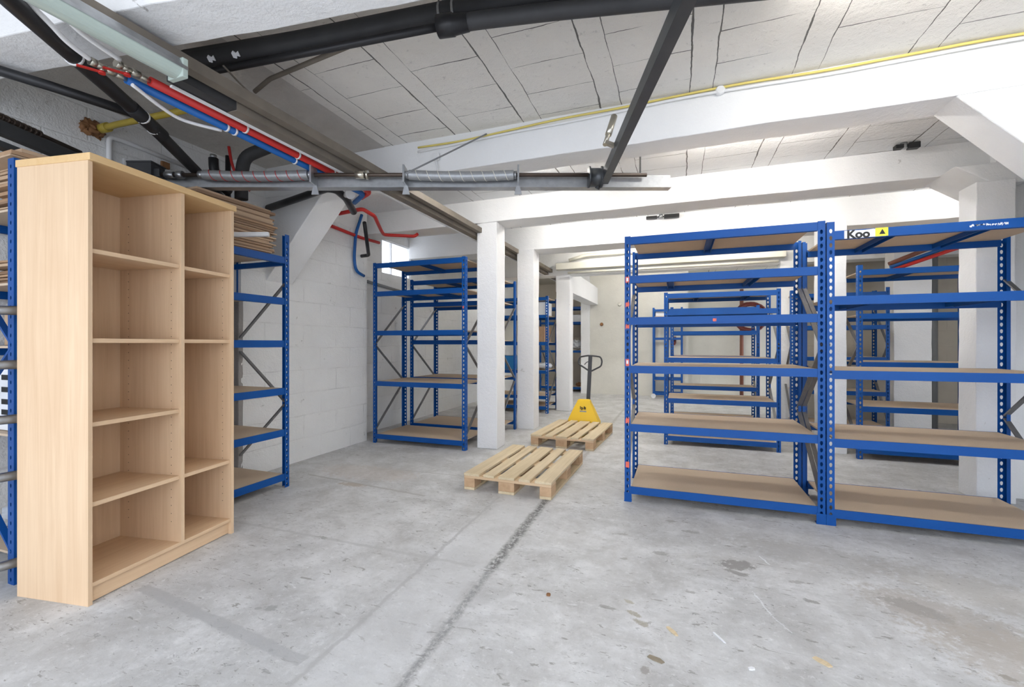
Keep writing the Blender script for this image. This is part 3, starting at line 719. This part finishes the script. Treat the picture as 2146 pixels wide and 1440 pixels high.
m = MB(); m.prism([(.052 * math.cos(a), 2.592 - .045 * math.sin(a)) for a in [math.pi * i / 12 for i in range(13)]], 'y', .37, 1.51)
m.build('lamp_cover', M['lampglass'], fl); MB().box(-.053, .053, 1.505, 1.532, 2.547, 2.638).build('end_cap', M['lampglass'], fl, .004)
fl.location = (-2.240, -.055, -.005)
for lx, ly, lp in LAMPS:  # includes the unseen tube added to brighten the left wall
    o = thing('ceiling_lamp', 'unseen lit tube lamp on the ceiling of the bay', 'lamp', (lx, ly, 2.93), 0, 'tube lamps between the beams')
    MB().box(-.66, .66, -.022, .022, .06, .10).box(-.66, -.63, -.015, .015, .0, .06).box(.63, .66, -.015, .015, .0, .06).build('housing', M['white'], o)
    MB().cyl((-.63, 0, .02), (.63, 0, .02), .016).build('tube', glow(lp), o)

def clips(parent, pts, r, mat):
    for p, d in pts:
        p, d = Vector(p), Vector(d).normalized()
        MB().cyl(p - d * .006, p + d * .006, r, 14).build('pipe_clip', mat, parent)
def pipe(name, label, pts, r, mat, rad=.06, clip=None, part=None):
    t = thing(name, label, 'pipe', pts[0])
    o = Vector(pts[0]); q = round_path([Vector(p) - o for p in pts], rad)
    MB().tube(q, r, 14).build(part or 'sleeve', mat, t)
    for c, d in (clip or ()):
        clips(t, [(Vector(c) - o, d)], r + .004, M['white'])
    return t
rd = pipe('water_pipe', 'red sleeved water pipe running beside the cable tray', [(-2.528, 1.514, 2.621), (-2.528, 3.266, 2.610), (-2.660, 3.309, 2.588)], .023, M['red'], .05, [((-2.528, 2.055, 2.618), (0, 1, 0)), ((-2.528, 2.466, 2.615), (0, 1, 0)), ((-2.528, 2.812, 2.613), (0, 1, 0))])
bl = pipe('water_pipe', 'blue sleeved water pipe running beside the cable tray', [(-2.579, 1.438, 2.599), (-2.579, 3.244, 2.588), (-2.769, 3.353, 2.567)], .021, M['pbl'], .05, [((-2.579, 1.968, 2.596), (0, 1, 0)), ((-2.579, 2.022, 2.596), (0, 1, 0)), ((-2.579, 2.487, 2.593), (0, 1, 0))])
for par, o in ((rd, 0), (bl, 0)):
    v = MB(); v.cyl((0, 0, 0), (.003, -.05, 0), .012).cyl((.003, -.05, 0), (.006, -.09, 0), .019, 6).cyl((.006, -.09, 0), (.008, -.13, 0), .014).cyl((.008, -.13, 0), (.01, -.155, 0), .02, 6).cyl((.008, -.105, 0), (.008, -.105, -.025), .008)
    v.build('ball_valve', M['brass'], par)
    MB().bar((.008, -.105, -.026), (-.028, -.185, -.030), .016, .006).cyl((.008, -.105, -.034), (.008, -.105, -.022), .014).build('valve_handle', M['red'], par)
pipe('plastic_hose', 'white hose curving down to the red water pipe valve', smooth_path([(-2.379, 0.865, 2.751), (-2.396, 1.081, 2.664), (-2.433, 1.190, 2.632), (-2.471, 1.352, 2.621)]), .011, M['white'], .01, None, 'hose')
pipe('plastic_hose', 'white hose curving down to the blue water pipe valve', smooth_path([(-2.444, 0.887, 2.729), (-2.477, 1.081, 2.642), (-2.520, 1.179, 2.610), (-2.555, 1.276, 2.599)]), .011, M['white'], .01, None, 'hose')
pipe('plastic_hose', 'white hose sagging below the blue sleeved pipe', smooth_path([(-2.552, 1.449, 2.572), (-2.606, 1.622, 2.551), (-2.628, 1.752, 2.547), (-2.596, 1.947, 2.572)]), .009, M['white'], .01, None, 'hose')
bp = pipe('drain_pipe', 'long black drain pipe slanting down beside the bookcase top', [(-2.343, 0.825, 2.644), (-2.464, 0.974, 2.633), (-2.970, 1.738, 2.622), (-3.542, 2.486, 2.611), (-3.97, 3.02, 2.600)],   .037, M['black'], .03, [((-2.662, 1.271, 2.628), (-.46, .695, 0)), ((-2.970, 1.738, 2.622), (-.5, .68, 0)), ((-3.058, 1.854, 2.622), (-.5, .68, 0))])
MB().tube([Vector((-2.904, 1.639, 2.622)) - Vector((-2.343, 0.825, 2.644)), Vector((-3.113, 1.936, 2.622)) - Vector((-2.343, 0.825, 2.644))], .040, 16).build('branch_joint', M['black'], bp)
pipe('drain_pipe', 'short black branch pipe joining the slanting drain', [(-3.32, 1.16, 2.69), (-3.16, 1.42, 2.665), (-2.986, 1.700, 2.627)], .026, M['black'], .03)
pipe('drain_pipe', 'black foam-wrapped elbow pipe on the left wall under the ceiling', [(-3.05, 2.925, 3.04), (-3.20, 2.85, 2.945), (-3.41, 2.765, 2.85), (-3.43, 2.75, 2.70), (-3.43, 2.75, 2.49)], .05, M['foam'], .09)
pipe('drain_pipe', 'thin black upright pipe beside the foam-wrapped elbow', [(-3.78, 2.90, 2.96), (-3.78, 2.90, 2.5)], .022, M['black'])
pe = pipe('drain_pipe', 'short black pipe bend with an open socket on the left wall', [(-3.74, 2.735, 2.87), (-3.74, 2.74, 2.76), (-3.74, 2.80, 2.66), (-3.74, 2.88, 2.62)], .038, M['black'], .05)
MB().cyl((0, 0, 0), (0, 0, .03), .026).build('grey_collar', M['galv'], pe)
pipe('red_hose', 'thin red hose curling down behind the bar by the black elbow', smooth_path([(-3.72, 2.86, 3.02), (-3.70, 2.88, 2.86), (-3.68, 2.93, 2.74), (-3.62, 2.99, 2.66)]), .012, M['red'], .01, None, 'hose')
gp = pipe('gas_pipe', 'yellow gas pipe crossing from a hole in the left wall', [(-4.0, 2.045, 2.85), (-3.75, 2.03, 2.84), (-2.50, 2.02, 2.79)], .021, M['yellow'], .02)
MB().cyl((.05, 0, 0), (.13, 0, 0), .032).build('pipe_coupling', M['yellow'], gp)
lump('wall_foam', 'brown foam plug around the yellow gas pipe in the wall', 'foam', (-4.0, 2.012, 2.775), (.05, .078, .065), M['rust'])
wc = pipe('conduit', 'white conduit bending from the ceiling corner down the left wall', [(-3.975, 2.106, 2.2), (-3.975, 2.106, 2.818), (-3.975, 2.19, 2.829), (-3.975, 2.79, 2.80)], .017, M['white'], .03)
MB().box(-.01, .012, .36, .42, .53, .58).build('pipe_bracket', M['rust'], wc)
tag(MB().box(-.015, .01, -.025, .025, -.06, .06).build('socket_strip', M['white'], None, .004, (-3.985, 2.225, 2.643)), 'white socket strip with dark slots on the left wall', 'socket')

bpA = pipe('insulated_pipe', 'thick black insulated pipe high across the ceiling', [(-2.62, 1.765, 2.895), (-1.9, 1.865, 2.895), (-1.08, 1.955, 2.90), (.9, 2.20, 2.91)], .052, M['foam'], .1)
for k, (a, b) in enumerate(((.20, .028), (.36, .02), (1.55, .03))):
    q = Vector((a, a * .127, 0)); Mx = Matrix.Translation(q) @ Matrix.Rotation(R(48), 4, 'X')
    MB().prism([(-.024, -.012), (-.006, -.020), (.004, -.008), (.022, -.016), (.026, .010), (.008, .004), (-.004, .018), (-.020, .010)], 'y', -.0545, -.049, Mx).build('torn_tape', M['paper'], bpA)
clips(bpA, [((1.53, .19, 0), (1, .12, 0)), ((1.60, .197, 0), (1, .12, 0))], .056, M['galv'])
MB().tube([(1.54, .19, .05), (1.54, .19, .135)], .008, 8).build('hanger_rod', M['galv'], bpA)
pipe('black_pipe', 'thin black pipe under the thick insulated pipe', [(-2.62, 1.79, 2.824), (-1.06, 1.90, 2.797)], .019, M['black'])
bpC = pipe('insulated_pipe', 'smooth black insulated pipe with a wide end collar near the top', [(-1.06, 1.895, 2.795), (-.877, 1.933, 2.803), (-.555, 1.997, 2.805), (.974, 2.338, 2.81)], .038, M['foam'], .06)
MB().tube([(-.015, 0, 0), (.06, .012, 0), (.062, .012, 0), (.13, .025, .003)], [.05, .05, .046, .04], 18).build('end_collar', M['black'], bpC)
pipe('dark_rod', 'flat dark strip slanting between ceiling and cable tray', [(-2.60, 2.18, 2.93), (-2.45, 2.165, 2.975), (-1.65, 2.08, 2.985)], .014, M['tray'], .02, None, 'strip')
pipe('tie_wire', 'slack wire tying the black pipe to the cable tray', smooth_path([(-2.33, 1.76, 2.80), (-2.36, 1.90, 2.77), (-2.31, 2.04, 2.69)]), .005, M['tray'], .01, None, 'wire')

# pipes at the left wall by the window
pipe('heating_pipe', 'red pipe stepping down from the wall brace under the second beam', [(-3.30, 3.76, 2.63), (-3.03, 3.79, 2.66), (-3.08, 4.05, 2.66), (-3.40, 4.60, 2.66), (-3.50, 4.79, 2.66), (-3.19, 5.01, 2.665), (-3.16, 5.04, 2.70)], .020, M['red'], .05)
pipe('heating_pipe', 'faded red pipe low along the left wall before the window', [(-3.83, 3.75, 2.69), (-3.83, 4.237, 2.665), (-3.83, 4.756, 2.644), (-3.84, 5.15, 2.66)], .020, M['red'], .04)
pipe('cold_water_pipe', 'blue pipe dropping down the left wall and bending to the corner', [(-3.80, 4.74, 2.93), (-3.82, 4.647, 2.668), (-3.83, 4.63, 2.36), (-3.83, 4.66, 2.20), (-3.83, 4.82, 2.16)], .019, M['pbl'], .08)
pipe('black_pipe', 'pair-thick black pipe hanging between red and blue pipes', [(-3.45, 4.35, 2.70), (-3.62, 4.62, 2.50), (-3.74, 4.80, 2.42), (-3.88, 4.82, 2.42)], .022, M['black'], .03)
bh_ = pipe('drain_pipe', 'black pipe climbing over the slanted wall brace', [(-3.80, 3.34, 2.62), (-3.40, 3.255, 2.63), (-2.86, 3.11, 2.63), (-2.79, 3.14, 2.62), (-2.85, 3.34, 2.61), (-3.0, 3.62, 2.58)], .033, M['black'], .05)
tag(MB().tube([(0, 0, 0), (.02, .0, .002), (.05, .0, .004), (.09, .0, .006)], [.045, .045, .03, .022], 20).build('white_funnel', M['white'], None, 0, (-2.70, 3.22, 2.60), (0, 0, R(160))), 'white plastic funnel beside the black pipe', 'funnel')
pipe('wall_conduit', 'thin grey conduit running along the left wall below the window', [(-4.17, 4.97, 2.19), (-4.17, 6.4, 2.10)], .022, M['pipegrey'])
def cable(label, pts, r, mat): return pipe('cable', label, pts, r, mat, .02, None, 'sheath')
cable('yellow cable along the top of the near ceiling beam', smooth_path([(x, 3.352, 3.012 - .05 * max(0, min(1, (-x - .2) / 1.6)) + .006 * math.sin(x * 5)) for x in [-2.1 + k * .42 for k in range(14)]]), .008, M['ycable'])
cable('white cable along the near ceiling beam below the yellow one', smooth_path([(x, 3.350, 2.985 - .05 * max(0, min(1, (-x - .2) / 1.6)) + .006 * math.sin(x * 4 + 1)) for x in [-2.1 + k * .42 for k in range(14)]]), .009, M['white'])
cable('grey cable drooping from the near beam to the door bar', smooth_path([(-1.45, 3.33, 2.97), (-1.6, 3.1, 2.78), (-1.80, 2.70, 2.47)]), .006, M['pipegrey'])
tag(MB().tube([(0, 0, 0), (0, -.02, 0), (0, -.035, 0)], [.03, .034, .022], 18).build('junction_box', M['white'], None, 0, (.265, 3.372, 3.0)), 'round white junction box on the near ceiling beam', 'junction box')
bx = thing('wall_switch', 'small white socket with cable on the near beam above the tray', 'socket', (-1.92, 3.36, 2.86))
MB().box(-.03, .03, -.03, .0, -.03, .03).build('cover', M['white'], bx, .006); MB().tube(smooth_path([(0, -.02, -.03), (.02, -.03, -.1), (.03, -.02, -.16)]), .006, 8).build('lead', M['white'], bx)
# trunking before the fourth beam
pipe('conduit', 'white conduit above the cream trunking at the far beam', [(-1.9, 8.18, 2.82), (-1.6, 8.2, 2.90), (-.5, 8.25, 2.915), (1.5, 8.25, 2.915)], .030, M['offwhite'], .08)
tk = tag(MB().box(-2.15, 1.6, 8.17, 8.34, 2.66, 2.78).build('trunking', M['offwhite'], None, .006), 'cream cable trunking along the far ceiling beam', 'trunking')
pipe('conduit', 'thin cream pipe below the cable trunking', [(-1.93, 8.22, 2.60), (1.5, 8.22, 2.60)], .022, M['offwhite'])
for lab, x, y, zc, s in (('black fitting hanging under the second bay ceiling', -.2, 6.36, 2.985, 1.0), ('dark plates standing in for a torn hole in the ceiling by the right brace', 1.86, 4.86, 3.0, .42)):  # second one stands in for a torn hole
    t = thing('ceiling_fitting', lab, 'fitting', (x, y, zc), R(3))
    MB().box(-.21 * s, -.07 * s, -.03, .03, -.022, .012).box(.02 * s, .21 * s, -.03, .03, -.03, .02).box(-.07 * s, .02 * s, -.01, .01, -.008, .004).build('black_plate', M['black'], t, .004)
    MB().cyl((-.02, 0, -.02), (-.02, 0, .03), .025).build('round_box', M['galv'], t)

# far things on walls
pipe('standpipe', 'brown-red upright pipe under the coiled hose', [(1.44, 12.2, 0), (1.44, 12.2, 2.6)], .042, M['copper'])
hr = thing('hose_reel', 'coiled dark red hose hanging on the far wall pipe', 'hose', (1.60, 12.05, 1.91), R(3))
m = MB(); pts = []
for i in range(5 * 28 + 1):
    a = 2 * math.pi * i / 28; rr = .315 + .035 * math.sin(i * .31) ; pts.append((math.cos(a) * rr, -.02 - .10 * i / 140 + .012 * math.sin(i * .7), math.sin(a) * rr))
m.tube(pts, .024, 8).build('hose_coil', M['hose'], hr)
MB().cyl((0, .05, 0), (0, -.05, 0), .10).bar((0, .0, -.05), (-.15, .15, -.05), .06, .12).build('hub', M['charcoal'], hr)
pipe('drain_pipe', 'thick grey upright drain pipe between pale pier and beige wall', [(3.56, 8.55, 0), (3.56, 8.55, ZC)], .085, M['pipegrey'])
ws = thing('wall_socket', 'dark red socket with plug on the end wall', 'socket', (-.10, 11.54, 1.33))
MB().box(-.05, .05, -.05, 0, -.05, .12).build('cover', M['copper'], ws, .01); MB().cyl((0, -.04, 0), (.0, -.13, -.06), .035).build('plug', M['hose'], ws); MB().tube(smooth_path([(0, -.1, -.05), (-.04, -.09, -.2), (-.03, -.02, -.5), (-.03, -.02, -1.2)]), .012, 8).build('lead', M['offwhite'], ws)
for nm, lab, x, zz in (('wall_fitting', 'cream wall knob high on the end wall', -1.38, 2.26), ('wall_bolt', 'small dark bolt on the end wall', -1.83, 1.77)):
    tag(MB().tube([(0, 0, 0), (0, -.03, 0), (0, -.06, 0)], [.03, .045, .03], 14).build(nm, M['offwhite'] if zz > 2 else M['rust'], None, 0, (x, 11.55, zz)), lab, 'knob')
pipe('heating_pipe', 'red pipe slanting above the far right rack', [(2.74, 7.55, 2.285), (3.33, 7.50, 2.50), (3.70, 7.48, 2.62), (4.75, 7.45, 2.95)], .024, M['red'], .05)
pipe('heating_pipe', 'brown-red pipe slanting above the blue one at far right', [(2.72, 7.62, 2.375), (3.10, 7.60, 2.54), (3.6, 7.60, 2.70), (4.75, 7.60, 3.0)], .03, M['copper'], .05)
pipe('cold_water_pipe', 'blue pipe slanting above the far right rack', [(2.72, 7.58, 2.325), (3.24, 7.55, 2.52), (3.65, 7.54, 2.66), (4.75, 7.52, 2.97)], .024, M['pbl'], .05)
tr = thing('wheeled_trolley', 'narrow blue wheeled rack against the end wall', 'trolley', (-.57, 11.05, 0))
for x in (0, .62):
    for y in (0, .36): MB().box(x, x + .045, y, y + .04, .06, 2.12).build('post', M['blue'], tr, .003)
    MB().cyl((x + .02, -.02, .055), (x + .02, .02, .055), .055).build('wheel', M['paper'], tr)
for zz in (2.08, 1.42, .48, .13):
    for y in (0, .36): MB().box(.045, .62, y, y + .04, zz - .05, zz).build('rail', M['blue'], tr)
for zz in (1.92, .43): MB().box(.02, .64, .02, .38, zz - .02, zz).build('shelf_board', M['chip'], tr)
carton('storage_bin', 'white box on the top of the blue trolley', 'box', -.50, -.20, 11.1, 11.4, 1.922, 2.04, M['paper'], False)

# ------------------------------------------------------------------ bits on the floor
def bit(name, label, cat, x, y, rz, sx, sy, h, mat):
    tag(MB().prism([(-sx, -sy * .7), (-sx * .3, -sy), (sx * .8, -sy * .8), (sx, sy * .3), (sx * .3, sy), (-sx * .9, sy * .6)], 'z', 0, h).build(name, mat, None, 0, (x, y, .0005), (0, 0, rz)), label, cat)
bit('wood_chip', 'brown splinter of wood on the floor left of the white stick', 'wood chip', -.025, 2.126, R(-50), .034, .009, .006, M['pallet'])
bit('wood_chip', 'flat brown wood chip on the floor at right', 'wood chip', .544, 2.131, R(-40), .034, .014, .005, M['pallet'])
bit('wood_chip', 'torn brown scrap on the floor near the bottom edge', 'wood chip', -.085, 1.917, R(-20), .034, .014, .003, M['stain'])
bit('paper_stick', 'thin white stick on the floor beside the brown splinter', 'stick', .167, 2.152, R(-55), .038, .004, .005, M['paper'])
bit('pebble', 'small brown pebble alone on the floor by the joint', 'pebble', -.62, 2.215, 0, .010, .009, .010, M['rust'])
bit('paper_scrap', 'crumpled white scrap on the floor right of the stick', 'paper scrap', .27, 1.99, .4, .013, .008, .006, M['paper'])
